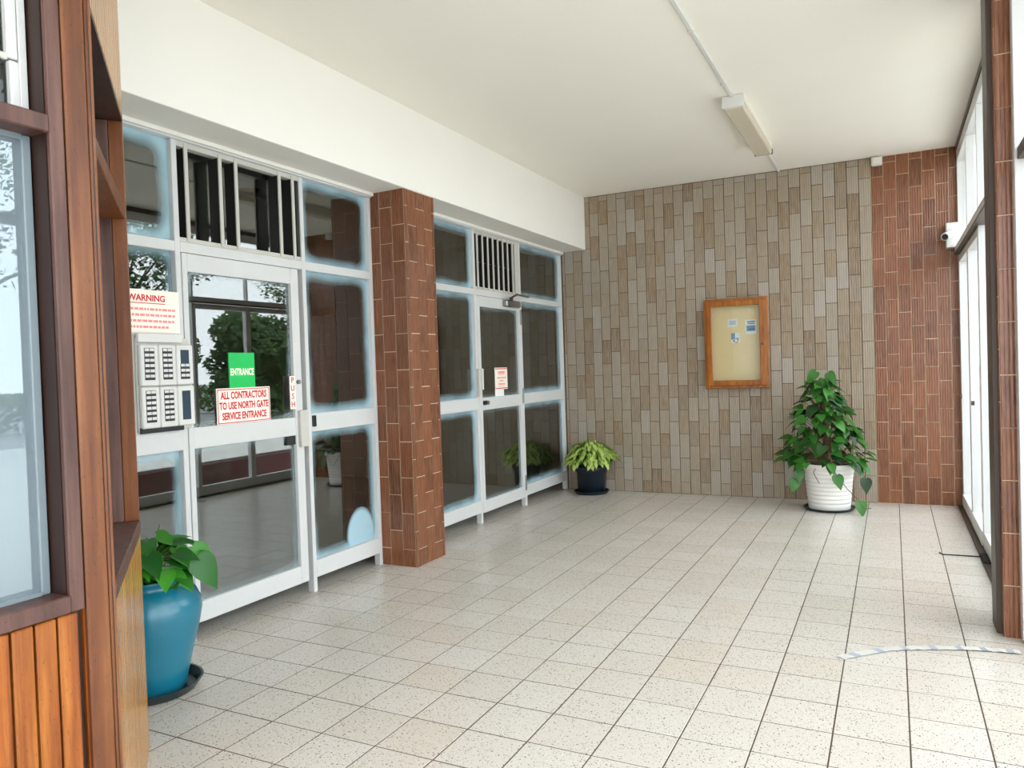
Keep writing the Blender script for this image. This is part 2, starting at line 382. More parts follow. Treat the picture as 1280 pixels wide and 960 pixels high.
def pillar(name, label, x0, x1, y0, y1, ztop, faces):
    t = thing(name, label, 'pillar', ((x0+x1)/2, (y0+y1)/2, 0))
    B('core', MT['grout_light'], t, x0, x1, y0, y1, 0, ztop)
    for f, start, first in faces:
        if f == '-y': clad(t, MT['brown_tile'], 'wall_tile', 'r', x0, x1, .1255, start, ztop, 0, lambda u, z: My(u, y0, z), first=first, gap=.0048, jit=.0008, t=.0045)
        if f == '+x': clad(t, MT['brown_tile'], 'wall_tile', 'r', y0-.009, y1+.009, .1255, start, ztop, 0, lambda u, z: Mx(x1, u, z), first=first, gap=.0048, jit=.0008, t=.0045)
        if f == '-x': clad(t, MT['brown_tile'], 'wall_tile', 'r', y0-.009, y1+.009, .1255, start, ztop, 0,
                           lambda u, z: Matrix(((0, 0, -1, x0), (-1, 0, 0, u), (0, 1, 0, z), (0, 0, 0, 1))), first=first, gap=.0048, jit=.0008, t=.0045)
        if f == '+y': clad(t, MT['brown_tile'], 'wall_tile', 'r', x0, x1, .1255, start, ztop, 0,
                           lambda u, z: Matrix(((-1, 0, 0, u), (0, 0, 1, y1), (0, 1, 0, z), (0, 0, 0, 1))), first=first, gap=.0048, jit=.0008, t=.0045)
    return t
pillar('tiled_pillar', 'brown tiled pillar standing between the two glazed door bays', -3.99, -3.598, 5.262, 5.70, ZB,
       [('-y', -3.605-.1255*3, 0), ('+x', 5.30, 0), ('+y', -3.605-.1255*3, 1)])
pillar('tiled_pillar', 'brown tiled pillar with dark metal jamb at the right edge of the floor', .548, .95, 5.135, 5.60, ZC,
       [('-y', .548, 1), ('-x', 5.10, 0)])

# ------------------------------------------------------------------ left shopfront
def pane(parent, name, y0, y1, z0, z1, mat=None, x=-3.982, frost=None):
    if mat is None:
        mat = m_frost('clouded_pane', (y1-y0)/2, (z1-z0)/2, **(frost or {}))
    return B(name, mat, parent, x-.003, x+.003, y0, y1, z0, z1)
XD = -4.0                                   # back of frames
def fr(parent, name, y0, y1, z0, z1, x0=XD, x1=XG, mat='alu', bev=.003):
    return B(name, MT[mat], parent, x0, x1, y0, y1, z0, z1, bev=bev)

win1 = struct(empty('window_1', (XG, 3.8, 0)))
TZ0, TZ1, HZ = 2.44, 2.505, 3.135
MZ0, MZ1, BZ0, BZ1 = 1.207, 1.345, .108, .238
fr(win1, 'head', 2.47, 5.253, HZ, ZB-.002, x1=XG+.015)
fr(win1, 'head_bead', 2.47, 5.253, ZB-.03, ZB-.002, x0=XG+.015, x1=XG+.04, mat='beam')
for a, b in ((2.47, 2.51), (3.262, 3.302), (4.388, 4.426), (5.214, 5.252)):
    fr(win1, 'mullion', a, b, 0.001, HZ)
fr(win1, 'transom', 2.51, 3.262, TZ0, TZ1); fr(win1, 'transom', 3.302, 4.388, TZ0, TZ1, x1=XG-.002); fr(win1, 'transom', 4.426, 5.214, TZ0, TZ1)
fr(win1, 'mid_rail', 2.51, 3.262, MZ0, MZ1+.05); fr(win1, 'mid_rail', 4.426, 5.214, MZ0+.01, MZ1+.01)
fr(win1, 'bottom_rail', 2.51, 3.262, BZ0, BZ1); fr(win1, 'bottom_rail', 4.426, 5.214, BZ0, BZ1)
pane(win1, 'pane', 2.51, 3.262, TZ1, HZ, frost=dict(border=.05)); pane(win1, 'pane', 2.51, 3.262, MZ1+.05, TZ0, frost=dict(border=.02, amt=.6)); pane(win1, 'pane', 2.51, 3.262, BZ1, MZ0)
pane(win1, 'pane', 4.426, 5.214, TZ1, HZ, frost=dict(border=.03)); pane(win1, 'pane', 4.426, 5.214, MZ1+.01, TZ0, frost=dict(border=.035))
pane(win1, 'pane', 4.426, 5.214, BZ1, MZ0+.01, frost=dict(border=.03, blob=(.20, -.42, .19)))
def louvre(win, y0, y1, n, keep, bent=False):
    fr(win, 'louvre_track', y0, y1, HZ-.035, HZ, x1=XG-.005, mat='alu_old'); fr(win, 'louvre_track', y0, y1, TZ1, TZ1+.03, x1=XG-.005, mat='alu_old')
    pane(win, 'pane', y0, y1, TZ1, HZ, MT['dark_glass'], x=XD-.06)
    p = (y1-y0)/n
    for k in range(n):
        if k not in keep: continue
        y = y0+(k+.5)*p
        o = B('louvre_blade', MT['dark'], win, XD-.045, XG-.008, y-.004, y+.004, TZ1+.03, HZ-.035)
        B('blade_edge', MT['alu_old'], o, XG-.008, XG+.002, y-.013, y+.013, TZ1+.01, HZ-.012).matrix_parent_inverse = o.matrix_basis.inverted()
louvre(win1, 3.302, 4.388, 8, (0, 2, 3, 6, 7))
B('louvre_blade', MT['dark'], win1, XD-.045, XG-.01, 4.36, 4.386, TZ1+.03, HZ-.035)

def door(n, y0, y1, gy0, gy1, hinge_right, stile_l):
    d = struct(empty('door_%d' % n, (XG, y0, 0)))
    zt = 2.436
    fr(d, 'stile', y0, gy0, BZ0, zt, x0=-3.99, x1=XG+.004); fr(d, 'stile', gy1, y1, BZ0, zt, x0=-3.99, x1=XG+.004)
    fr(d, 'top_rail', gy0, gy1, 2.322, zt, x0=-3.99, x1=XG+.002); fr(d, 'mid_rail', gy0, gy1, MZ0, MZ1-.005, x0=-3.99, x1=XG+.002)
    fr(d, 'bottom_rail', gy0, gy1, BZ0-.002, BZ1-.003, x0=-3.99, x1=XG+.002)
    m1 = m_frost('dusty_door_pane', (gy1-gy0)/2, .49, border=.02, soft=.05, amt=.55, col=(176, 196, 200), dust=.75)
    pane(d, 'pane', gy0, gy1, MZ1-.005, 2.322, m1, x=-3.966)
    pane(d, 'pane', gy0, gy1, BZ1-.003, MZ0, m_frost('dusty_door_pane', (gy1-gy0)/2, .49, border=.02, soft=.05, amt=.35, col=(176, 196, 200)), x=-3.966)
    return d
d1 = door(1, 3.306, 4.335, 3.345, 4.255, True, .04)
# push plate box, lock and keyhole of the first door
B('lock_cover', MT['alu_old'], d1, XG+.004, XG+.034, 4.275, 4.362, 1.118, 1.39, bev=.004)
bm = bmesh.new(); tube(bm, [(XG+.004, 4.29, 1.60), (XG+.02, 4.29, 1.60)], .016, 14); bm_obj('keyhole', bm, MT['steel'], d1)
B('corner_bracket', MT['dark'], d1, -3.985, XG-.006, 4.17, 4.254, 1.14, 1.206)
B('latch_keeper', MT['black'], win1, XG-.02, XG+.012, 4.432, 4.47, 1.255, 1.34, bev=.002)

win2 = struct(empty('window_2', (XG, 7.5, 0)))
fr(win2, 'head', 5.712, YW-.012, HZ, ZB-.002, x1=XG+.015)
fr(win2, 'head_bead', 5.712, YW-.012, ZB-.03, ZB-.002, x0=XG+.015, x1=XG+.04, mat='beam')
for a, b in ((5.712, 5.76), (7.0, 7.042), (8.095, 8.137), (9.352, 9.40)):
    fr(win2, 'mullion', a, b, .001, HZ)
for a, b in ((5.76, 7.0), (8.137, 9.352)):
    fr(win2, 'transom', a, b, TZ0, TZ1); fr(win2, 'mid_rail', a, b, MZ0+.01, MZ1); fr(win2, 'bottom_rail', a, b, BZ0+.01, BZ1+.01)
    pane(win2, 'pane', a, b, TZ1, HZ); pane(win2, 'pane', a, b, MZ1, TZ0); pane(win2, 'pane', a, b, BZ1+.01, MZ0+.01)
fr(win2, 'transom', 7.042, 8.095, TZ0, TZ1, x1=XG-.002)
louvre(win2, 7.042, 8.0, 8, tuple(range(8)))
fr(win2, 'louvre_jamb', 8.0, 8.095, TZ1, HZ, mat='alu_old')
fr(win2, 'louvre_track', 7.042, 8.0, 2.80, 2.815, x0=XD-.03, x1=XG-.03, mat='dark')
d2 = door(2, 7.046, 8.09, 7.105, 8.035, False, .06)
o = B('lock_cover', MT['alu_old'], win2, XG, XG+.035, 6.99, 7.04, 1.36, 1.655, bev=.004)
B('strike_plate', MT['alu'], d2, XG+.004, XG+.03, 7.065, 7.10, 1.43, 1.655, bev=.003)
for y in (7.135, 7.195):
    bm = bmesh.new(); tube(bm, [(XG+.002, y, 1.285), (XG+.03, y, 1.285)], [.026, .022], 14); bm_obj('door_lock', bm, MT['steel'] if y > 7.15 else MT['black'], d2)
for z in (1.32, 2.25, .28):
    B('hinge', MT['steel'], d2, XG+.004, XG+.018, 8.078, 8.104, z-.09, z+.09, bev=.003)
cl = B('door_closer', MT['steel'], d2, XG+.004, XG+.065, 7.64, 8.0, 2.35, 2.425, bev=.012)
bm = bmesh.new(); tube(bm, [(XG+.04, 7.80, 2.43), (XG+.04, 7.80, 2.465)], .022, 12)
tube(bm, [(XG+.04, 7.80, 2.46), (XG+.20, 7.62, 2.47)], .012, 8); tube(bm, [(XG+.20, 7.62, 2.47), (XG+.03, 8.28, 2.50)], .011, 8)
bm_obj('closer_arm', bm, MT['bronze'], d2)

# ------------------------------------------------------------------ signs on the first door
s = thing('entrance_sign', 'bright green entrance sign stuck on the upper door glass', 'sign', (XG, 3.775, 1.57))
B('plate', MT['green'], s, -3.963, -3.957, 3.666, 3.892, 1.572, 1.815)
text('lettering', 'ENTRANCE', .062, MT['sign'], s, Mx(-3.9568, 3.779, 1.683), bold=.0022, sx=.64, spacing=1.02)
s = thing('contractor_sign', 'cream sign with red lettering sending contractors to the north gate', 'sign', (XG, 3.775, 1.335))
B('plate', MT['sign'], s, -3.957, -3.951, 3.545, 4.02, 1.337, 1.578, bev=.001)
boxes('border', MT['red'], s, [(-3.951, -3.9505, 3.552, 4.013, 1.565, 1.571), (-3.951, -3.9505, 3.552, 4.013, 1.344, 1.350), (-3.951, -3.9505, 3.552, 3.558, 1.344, 1.571), (-3.951, -3.9505, 4.007, 4.013, 1.344, 1.571)])
for k, (tx, w) in enumerate((('ALL CONTRACTORS', .84), ('TO USE NORTH GATE', .84), ('SERVICE ENTRANCE', .84))):
    text('lettering', tx, .066, MT['red'], s, Mx(-3.9505, 3.783, 1.527-.069*k), bold=.0022, sx=.66)
s = thing('push_sticker', 'narrow white sticker with upright red letters on the door stile', 'sign', (XG, 4.228, 1.40))
B('plate', MT['sign'], s, XG+.006, XG+.009, 4.2, 4.258, 1.402, 1.645)
for k, ch in enumerate('PUSH'):
    text('lettering', ch, .058, MT['red'], s, Mx(XG+.0092, 4.229, 1.613-.059*k), bold=.001)
def dashes(name, mat, parent, x, rows, M=None):
    rnd = random.Random(3)
    for yc, z, w, h in rows:
        y = yc-w/2; lst = []
        while y < yc+w/2-.004:
            l = rnd.uniform(.012, .035); lst.append((x, x+.0005, y, min(y+l, yc+w/2), z-h/2, z+h/2)); y += l+.006
        boxes(name, mat, parent, lst, kind='stuff')
s = thing('warning_notice', 'white warning notice in faded red print above the intercom', 'sign', (XG, 3.03, 1.95))
B('plate', MT['sign'], s, XG+.001, XG+.004, 2.85, 3.27, 1.93, 2.185)
text('lettering', 'WARNING', .052, MT['red'], s, Mx(XG+.0045, 3.045, 2.135), bold=.0014)
boxes('underline', MT['red'], s, [(XG+.004, XG+.0046, 2.92, 3.17, 2.103, 2.108)])
dashes('small_print', MT['pink'], s, XG+.004, [(3.06, 2.07, .36, .014), (3.06, 2.035, .36, .014), (3.06, 2.0, .34, .014), (3.05, 1.965, .28, .014)])
B('notice_backing', MT['alu'], win1, -3.975, XG, 2.51, 3.262, 1.395, 2.185)
# intercom
it = thing('intercom_panel', 'white intercom panel with two rows of black and white call buttons', 'intercom', (XG, 3.14, 1.36))
X1 = XG+.05
B('back_box', MT['alu_old'], it, XG+.001, XG+.02, 2.945, 3.322, 1.345, 1.9, bev=.003)
B('top_bar', MT['white'], it, XG+.02, XG+.045, 2.945, 3.25, 1.872, 1.925, bev=.003)
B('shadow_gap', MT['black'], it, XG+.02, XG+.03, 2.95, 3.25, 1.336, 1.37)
for row in range(2):
    for c in range(3):
        y0 = 2.952+.124*c; y1 = y0+.121; z0 = 1.615-.25*row; z1 = z0+.243
        mo = B('module', MT['white'], it, XG+.02, X1, y0, y1, z0, z1, bev=.006)
        inv = mo.matrix_basis.inverted()
        def sub(nm, mat, *b, bev=0):
            q = B(nm, mat, mo, *b, bev=bev); q.matrix_parent_inverse = inv
        yc = y0+.058; rows_ = range(6)
        if c == 2:
            if row == 0: sub('display', MT['lcd'], X1, X1+.002, yc-.03, yc+.03, z0+.125, z1-.03); rows_ = range(3)
            else: sub('display', MT['lcd'], X1, X1+.002, yc-.03, yc+.03, z0+.035, z1-.03); rows_ = ()
        if len(rows_): sub('nameplate', MT['nameplate'], X1, X1+.0015, yc-.034, yc+.034, z0+.034, z0+.05+.031*len(rows_)-.013)
        for k in rows_:
            zc = z0+.05+.031*k
            for s_ in (-1, 1): sub('button', MT['white'], X1, X1+.004, yc+s_*.0165-.0145, yc+s_*.0165+.0145, zc-.001, zc+.0155, bev=.001)
# notice on the second door
s = thing('door_notice', 'small cream notice with red border on the far door glass', 'sign', (XG, 7.61, 1.4))
B('plate', MT['sign'], s, -3.962, -3.958, 7.445, 7.745, 1.415, 1.66)
B('border', MT['red'], s, -3.958, -3.9575, 7.45, 7.74, 1.642, 1.652); B('border', MT['red'], s, -3.958, -3.9575, 7.45, 7.74, 1.423, 1.433)
dashes('small_print', MT['pink'], s, -3.958, [(7.6, 1.605, .16, .03), (7.6, 1.58, .13, .006), (7.6, 1.545, .22, .015), (7.6, 1.512, .1, .015), (7.6, 1.475, .15, .02), (7.6, 1.452, .13, .006)])
tag(B('paper_slip', MT['paper'], None, -3.962, -3.959, 7.44, 7.65, 1.341, 1.413), 'pale blank slip stuck below the notice on the far door', 'paper')

# ------------------------------------------------------------------ right glazing
win3 = struct(empty('window_3', (XR, 7.5, 0)))
def frr(parent, name, y0, y1, z0, z1, x0=XR-.02, x1=XR+.05, mat='alu', bev=.003): return B(name, MT[mat], parent, x0, x1, y0, y1, z0, z1, bev=bev)
frr(win3, 'head_trim', 5.6, YW-.012, ZC-.06, ZC-.002, x0=XR-.03, mat='bronze')
frr(win3, 'head', 5.6, YW-.012, ZC-.17, ZC-.06)
for a, b in ((9.36, YW-.012), (8.335, 8.36), (7.335, 7.365), (5.61, 5.65)):
    frr(win3, 'mullion', a, b, ZC*.0+.02, ZC-.17)
frr(win3, 'transom', 5.6, 9.36, 2.715, 2.78, x0=XR-.055, mat='alu'); frr(win3, 'transom_cap', 5.6, 9.36, 2.70, 2.715, x0=XR-.06, mat='bronze')
for a, b in ((8.36, 9.36), (7.365, 8.335), (5.65, 7.335)):
    pane(win3, 'pane', a, b, 2.78, ZC-.17, MT['glass_thin'], x=XR+.03)
frr(win3, 'sill', 5.6, YW-.012, .0005, .018, x0=XR-.07, x1=XR+.07, mat='bronze')
for n_, (a, b) in ((3, (8.362, 9.358)), (4, (7.367, 8.333))):
    d = struct(empty('door_%d' % n_, (XR, a, 0)))
    frr(d, 'stile', a, a+.03, .03, 2.69); frr(d, 'stile', b-.03, b, .03, 2.69); frr(d, 'top_rail', a+.03, b-.03, 2.62, 2.69); frr(d, 'bottom_rail', a+.03, b-.03, .03, .15, x0=XR-.03)
    pane(d, 'pane', a+.03, b-.03, .15, 2.62, MT['glass_thin'], x=XR+.02)
    y = b-.09 if n_ == 3 else a+.55
    bm = bmesh.new(); tube(bm, [(XR-.02, y, 1.2), (XR-.045, y, 1.2)], .02, 12); bm_obj('door_lock', bm, MT['bronze'], d)
frr(win3, 'bottom_rail', 5.65, 7.335, .02, .15); pane(win3, 'pane', 5.65, 7.335, .15, 2.70, MT['glass_thin'], x=XR+.03)
tag(B('metal_jamb', MT['bronze'], None, .517, .547, 5.195, 5.42, .001, ZC-.003, bev=.004), 'dark metal channel running up the side of the right pillar', 'metal channel')
win4 = struct(empty('window_4', (XR, 2.0, 0)))
for a, b in ((5.045, 5.12), (3.2, 3.27), (1.3, 1.37), (-.6, -.53), (-2.5, -2.43)):
    frr(win4, 'mullion', a, b, .02, ZC-.06, x0=.627 if a > 5 else XR-.005)
frr(win4, 'head', -2.5, 5.12, ZC-.06, ZC-.002, x0=XR-.005); frr(win4, 'transom', -2.43, 5.045, 2.715, 2.78, x0=XR-.03, mat='bronze'); frr(win4, 'sill', -2.5, 5.12, .0005, .05, x0=XR-.005, mat='bronze')
for a, b in ((3.27, 5.045), (1.37, 3.2), (-.53, 1.3), (-2.43, -.6)):
    pane(win4, 'pane', a, b, 2.78, ZC-.06, MT['glass_thin'], x=XR+.03); pane(win4, 'pane', a, b, .05, 2.715, MT['glass_thin'], x=XR+.03)
# door stop and lead on the floor
st = tag(B('door_stop', MT['rubber'], None, .60, .655, 6.82, 7.12, .0005, .032, bev=.006), 'small dark door stop on the floor beside the right glazing', 'door stop')
bm = bmesh.new(); tube(bm, [(.318, 7.15, .005), (.335, 7.09, .005), (.45, 7.10, .005), (.60, 7.10, .006)], .005, 6)
tag(bm_obj('floor_cable', bm, MT['rubber'], None), 'thin black lead lying across the pale floor tiles', 'cable')

# ------------------------------------------------------------------ striped tape strip on the floor
def strip():
    ctr = [(-.285, 4.463), (-.18, 4.57), (-.054, 4.69), (.08, 4.762), (.226, 4.818), (.345, 4.858), (.461, 4.884), (.595, 4.895)]
    t = thing('floor_tape', 'crumpled white and grey striped tape lying on the floor', 'tape', (.15, 4.7, 0))
    pts = []
    for i in range(len(ctr)-1):
        a, b = Vector(ctr[i]), Vector(ctr[i+1])
        for k in range(4): pts.append(a.lerp(b, k/4))
    pts.append(Vector(ctr[-1])); n = len(pts); wgt = .03
    rows = []
    for i, p in enumerate(pts):
        d = (pts[min(i+1, n-1)]-pts[max(i-1, 0)]).normalized(); nn = Vector((-d.y, d.x))
        z = .004+.006*abs(math.sin(i*1.7)); rows.append((p-nn*wgt, p+nn*wgt, z))
    for name, par, mat in (('white_band', 0, 'white'), ('grey_stripe', 1, 'greyink')):
        for i in range(n-1):
            if (1 if i % 4 == 2 else 0) != par: continue
            bm = bmesh.new(); (a, b, z), (c, d, z2) = rows[i], rows[i+1]
            sh = (pts[min(i+1, n-1)]-pts[i])*.0
            lo = [bm.verts.new((q.x, q.y, zz)) for q, zz in ((a, z), (c, z2), (d, z2*.6), (b, z*.6))]
            hi = [bm.verts.new((v.co.x, v.co.y, v.co.z+.0012)) for v in lo]
            bm.faces.new(hi); bm.faces.new(lo[::-1])
            for k in range(4): bm.faces.new((lo[k], lo[(k+1) % 4], hi[(k+1) % 4], hi[k]))
            bm_obj(name, bm, MT[mat], t)
strip()

# ------------------------------------------------------------------ ceiling light, conduit, sensor, camera
l = thing('ceiling_light', 'long unlit batten light fixed below the cream ceiling', 'light', (-1.15, 7.4, ZC))
LX0, LX1, LY0, LY1 = -1.235, -1.055, 6.535, 8.22
B('body', MT['ivory'], l, LX0, LX1, LY0, LY1, ZC-.055, ZC-.001, bev=.004)
B('diffuser', MT['diffuser'], l, LX0+.006, LX1-.006, LY0+.012, LY1-.012, ZC-.108, ZC-.055, bev=.012)
B('end_cap', MT['white'], l, LX0, LX1, LY0-.008, LY0+.012, ZC-.105, ZC-.002, bev=.004); B('end_cap', MT['bronze'], l, LX0, LX1, LY1-.012, LY1+.004, ZC-.105, ZC-.002, bev=.004)
for n_, y0, y1, lab in (('conduit', -2.9, LY0-.008, 'long white conduit running along the ceiling to the light'), ('conduit', LY1+.004, YW-.012, 'short white conduit between the light and the tiled wall')):
    c_ = thing(n_, lab, 'conduit', (-1.15, y0, ZC), 'ceiling conduits')
    B('channel', MT['white'], c_, -1.166, -1.134, y0, y1, ZC-.02, ZC-.001, bev=.005)
    y = y0+.3
    while y < y1-.05:
        B('clip', MT['ivory'], c_, -1.174, -1.126, y-.01, y+.01, ZC-.023, ZC-.001, bev=.003); y += 1.1
sb = thing('sensor_box', 'small white sensor box high up where grey tiles meet brown', 'sensor', (-.115, YW, 3.8))
B('case', MT['white'], sb, -.168, -.058, YW-.08, YW-.01, 3.755, ZC-.012, bev=.014); B('front_lens', MT['ivory'], sb, -.145, -.08, YW-.085, YW-.079, 3.775, 3.835, bev=.003)
cc = thing('security_camera', 'white bullet security camera on a square box beside the right glazing', 'camera', (.6, YW, 2.9))
B('junction_box', MT['white'], cc, .535, .655, YW-.14, YW-.01, 2.775, 3.035, bev=.006)
bm = bmesh.new(); a = Vector((.60, YW-.14, 2.93)); b = Vector((.515, YW-.33, 2.865)); d = (b-a).normalized()
tube(bm, [a, a+d*.05], .022, 14); bm_obj('bracket', bm, MT['ivory'], cc, smooth=False)
bm = bmesh.new(); tube(bm, [a+d*.04, a+d*.05, b, b+d*.005], [.036, .042, .042, .039], 20); bm_obj('housing', bm, MT['white'], cc)
bm = bmesh.new(); tube(bm, [b+d*.0051, b+d*.009], .03, 18); bm_obj('lens', bm, MT['black'], cc)

# ------------------------------------------------------------------ notice board
nb = thing('notice_board', 'golden wooden glazed notice cabinet hung on the grey tiles', 'notice board', (-1.675, YW, 1.32))
nx0, nx1, nz0, nz1, ny = -2.045, -1.303, 1.32, 2.40, YW-.011
B('back_panel', MT['pinboard'], nb, nx0+.02, nx1-.02, ny-.03, ny, nz0+.02, nz1-.02)
for b in ((nx0, nx0+.035, nz0, nz1), (nx1-.035, nx1, nz0, nz1), (nx0+.035, nx1-.035, nz0, nz0+.035), (nx0+.035, nx1-.035, nz1-.035, nz1)):
    B('case_side', MT['cabinet'], nb, b[0], b[1], ny-.09, ny, b[2], b[3], bev=.004)
dn = empty('cabinet_door', (nx0, ny-.1, nz0)); dn.parent = nb; dn.matrix_parent_inverse = PINV[nb.name]
ix0, ix1, iz0, iz1 = nx0+.034, nx1-.03, nz0+.034, nz1-.03; w_ = .062
for b in ((ix0, ix0+w_, iz0, iz1), (ix1-w_, ix1, iz0, iz1), (ix0+w_, ix1-w_, iz0, iz0+w_), (ix0+w_, ix1-w_, iz1-w_, iz1)):
    B('door_frame', MT['cabinet'], dn, b[0], b[1], ny-.112, ny-.091, b[2], b[3], bev=.005)
B('pane', MT['glass_thin'], dn, ix0+w_, ix1-w_, ny-.103, ny-.099, iz0+w_, iz1-w_)
bm = bmesh.new(); tube(bm, [(ix1-.03, ny-.112, 1.84), (ix1-.03, ny-.124, 1.84)], .016, 14); bm_obj('knob', bm, MT['bronze'], dn)
def notice(label, x0, x1, z0, z1, marks):
    t = thing('pinned_notice', label, 'notice', ((x0+x1)/2, ny-.032, z0), 'notices in the cabinet')
    B('sheet', MT['paper'], t, x0, x1, ny-.033, ny-.031, z0, z1)
    for k, (a, b, c, d, mt) in enumerate(marks):
        B('print', MT[mt], t, x0+(x1-x0)*a, x0+(x1-x0)*b, ny-.0336, ny-.033, z0+(z1-z0)*c, z0+(z1-z0)*d)
notice('white oblong notice pinned near the middle of the cabinet', -1.775, -1.655, 2.06, 2.155, [(.15, .85, .3, .42, 'greyink'), (.15, .8, .5, .62, 'greyink'), (.15, .85, .7, .78, 'greyink')])
notice('lowest pinned notice, blue and white with dark marks', -1.735, -1.635, 1.865, 1.985, [(0, .45, .35, 1, 'blueink'), (.5, .9, .4, .5, 'blueink'), (.25, .4, .12, .3, 'ink'), (.72, .8, .12, .4, 'ink'), (.4, .75, 0, .07, 'red')])
notice('pale blue notice pinned at the right edge of the cabinet', -1.565, -1.44, 1.965, 2.135, [(.1, .9, .2, .6, 'blueink'), (.2, .85, .68, .78, 'blueink'), (.15, .9, .83, .9, 'ink'), (.3, .9, .3, .36, 'ink')])

# ------------------------------------------------------------------ plants
def leaf_mesh(L, Wd, kind, seed):
    rnd = random.Random(seed); bm = bmesh.new()
    if kind == 'heart': prof = [(-.10, .42), (.03, .86), (.22, 1.0), (.45, .86), (.70, .50), (.88, .18), (1.0, 0)]
    else: prof = [(0, .05), (.12, .55), (.32, .95), (.52, 1.0), (.74, .68), (.9, .28), (1.0, 0)]
    uvl = bm.loops.layers.uv.new('UVMap'); rows = []; info = {}
    for k, (t, w) in enumerate(prof):
        x = w*Wd/2; y = t*L; drop = -.22*L*t*t; tw = rnd.uniform(-.03, .03)*L
        my = max(y, 0.0) if kind == 'heart' else y
        c = bm.verts.new((0, my, drop)); info[c] = (.5, t)
        if w > 0:
            a = bm.verts.new((-x, y, drop+.16*x+tw)); b = bm.verts.new((x, y, drop+.16*x-tw)); info[a] = (.5-.5*w, t); info[b] = (.5+.5*w, t); rows.append((a, c, b))
        else: rows.append((c,))
    for p, q in zip(rows, rows[1:]):
        if len(q) == 3: fs = [(p[0], p[1], q[1], q[0]), (p[1], p[2], q[2], q[1])]
        else: fs = [(p[0], p[1], q[0]), (p[1], p[2], q[0])]
        for f in fs:
            fc = bm.faces.new(f); fc.smooth = True
            for l_ in fc.loops: l_[uvl].uv = info[l_.vert]
    me = bpy.data.meshes.new('leaf'); bm.to_mesh(me); bm.free(); return me
def leaf_mat(p, tip, nrm, s=1.0):
    t = Vector(tip).normalized(); n = Vector(nrm); n = (n-t*n.dot(t)).normalized(); x = t.cross(n)
    return Matrix.Translation(p) @ Matrix((x, t, n)).transposed().to_4x4() @ Matrix.Scale(s, 4)
def pot_thing(name, label, loc, pot_mat, prof, soil_r, soil_z):
    t = thing(name, label, 'potted plant', loc)
    bm = bmesh.new(); lathe(bm, prof, 56, loc); bm_obj('pot', bm, pot_mat, t, smooth=True)
    bm = bmesh.new(); lathe(bm, [(soil_r, soil_z-.02), (soil_r, soil_z), (soil_r*.6, soil_z+.012), (.02, soil_z+.015)], 32, loc); bm_obj('soil', bm, MT['soil'], t)
    return t
def saucer(label, loc, r, h, mat):
    bm = bmesh.new(); lathe(bm, [(r*.8, .0005), (r*.86, .004), (r, h), (r-.012, h), (r*.84, .012), (.01, .011)], 48, loc)
    return tag(bm_obj('plant_saucer', bm, mat, None, smooth=False), label, 'saucer', 'plant saucers')
def add_leaf(t, mes, mat, M): o = me_obj('leaf', random.choice(mes), mat, t); o.matrix_basis = M; return o

# teal urn by the first door
pl = Vector((-3.55, 2.68, .0)); saucer('dark chipped saucer under the teal urn', pl, .255, .052, MT['saucer'])
pb = pl+Vector((0, 0, .0125))
t = pot_thing('potted_plant', 'big teal glazed urn with a leafy green plant beside the timber booth', pb, MT['blue'],
    [(.165, 0), (.172, .01), (.185, .08), (.215, .2), (.245, .32), (.262, .41), (.258, .46), (.235, .51), (.20, .545), (.185, .56), (.19, .575), (.205, .592), (.205, .602), (.19, .602), (.175, .58), (.17, .53)], .172, .535)
ms = [leaf_mesh(.18, .125, 'heart', k) for k in range(3)]; sb_ = bmesh.new()
rnd = random.Random(11)
for k in range(72):
    a = rnd.uniform(0, 2*math.pi); rr = rnd.uniform(.05, .22); z = .62+rnd.uniform(.0, .19)*(1.15-rr*2)
    p = pb+Vector((rr*math.cos(a), rr*math.sin(a), z)); out = Vector((math.cos(a), math.sin(a), 0))
    tip = out*1.0+Vector((rnd.uniform(-.5, .5), rnd.uniform(-.5, .5), rnd.uniform(-.75, .15))); nrm = out*.55+Vector((.25, -.2, .9))
    add_leaf(t, ms, MT['leaf_blue'], leaf_mat(p, tip, nrm, rnd.uniform(.6, .95)))
    tube(sb_, [pb+Vector((rr*.3*math.cos(a), rr*.3*math.sin(a), .54)), (p+pb+Vector((0, 0, .6)))/2+Vector((0, 0, .03)), p], .004, 5)
for (dx, dy, dz) in ((.20, .12, .74), (.26, .10, .70), (.15, .02, .66)):
    p = pb+Vector((dx, dy, dz)); add_leaf(t, ms, MT['leaf_blue'], leaf_mat(p, (.45, .25, -.85), (.7, -.6, .5), 1.15)); tube(sb_, [pb+Vector((.03, 0, .54)), pb+Vector((dx*.6, dy*.6, dz)), p], .004, 5)
tube(sb_, [pb+Vector((.0, .02, .54)), pb+Vector((.0, .05, .74)), pb+Vector((.02, .07, .86))], [.008, .007, .003], 6)
bm_obj('stems', sb_, MT['stem'], t)

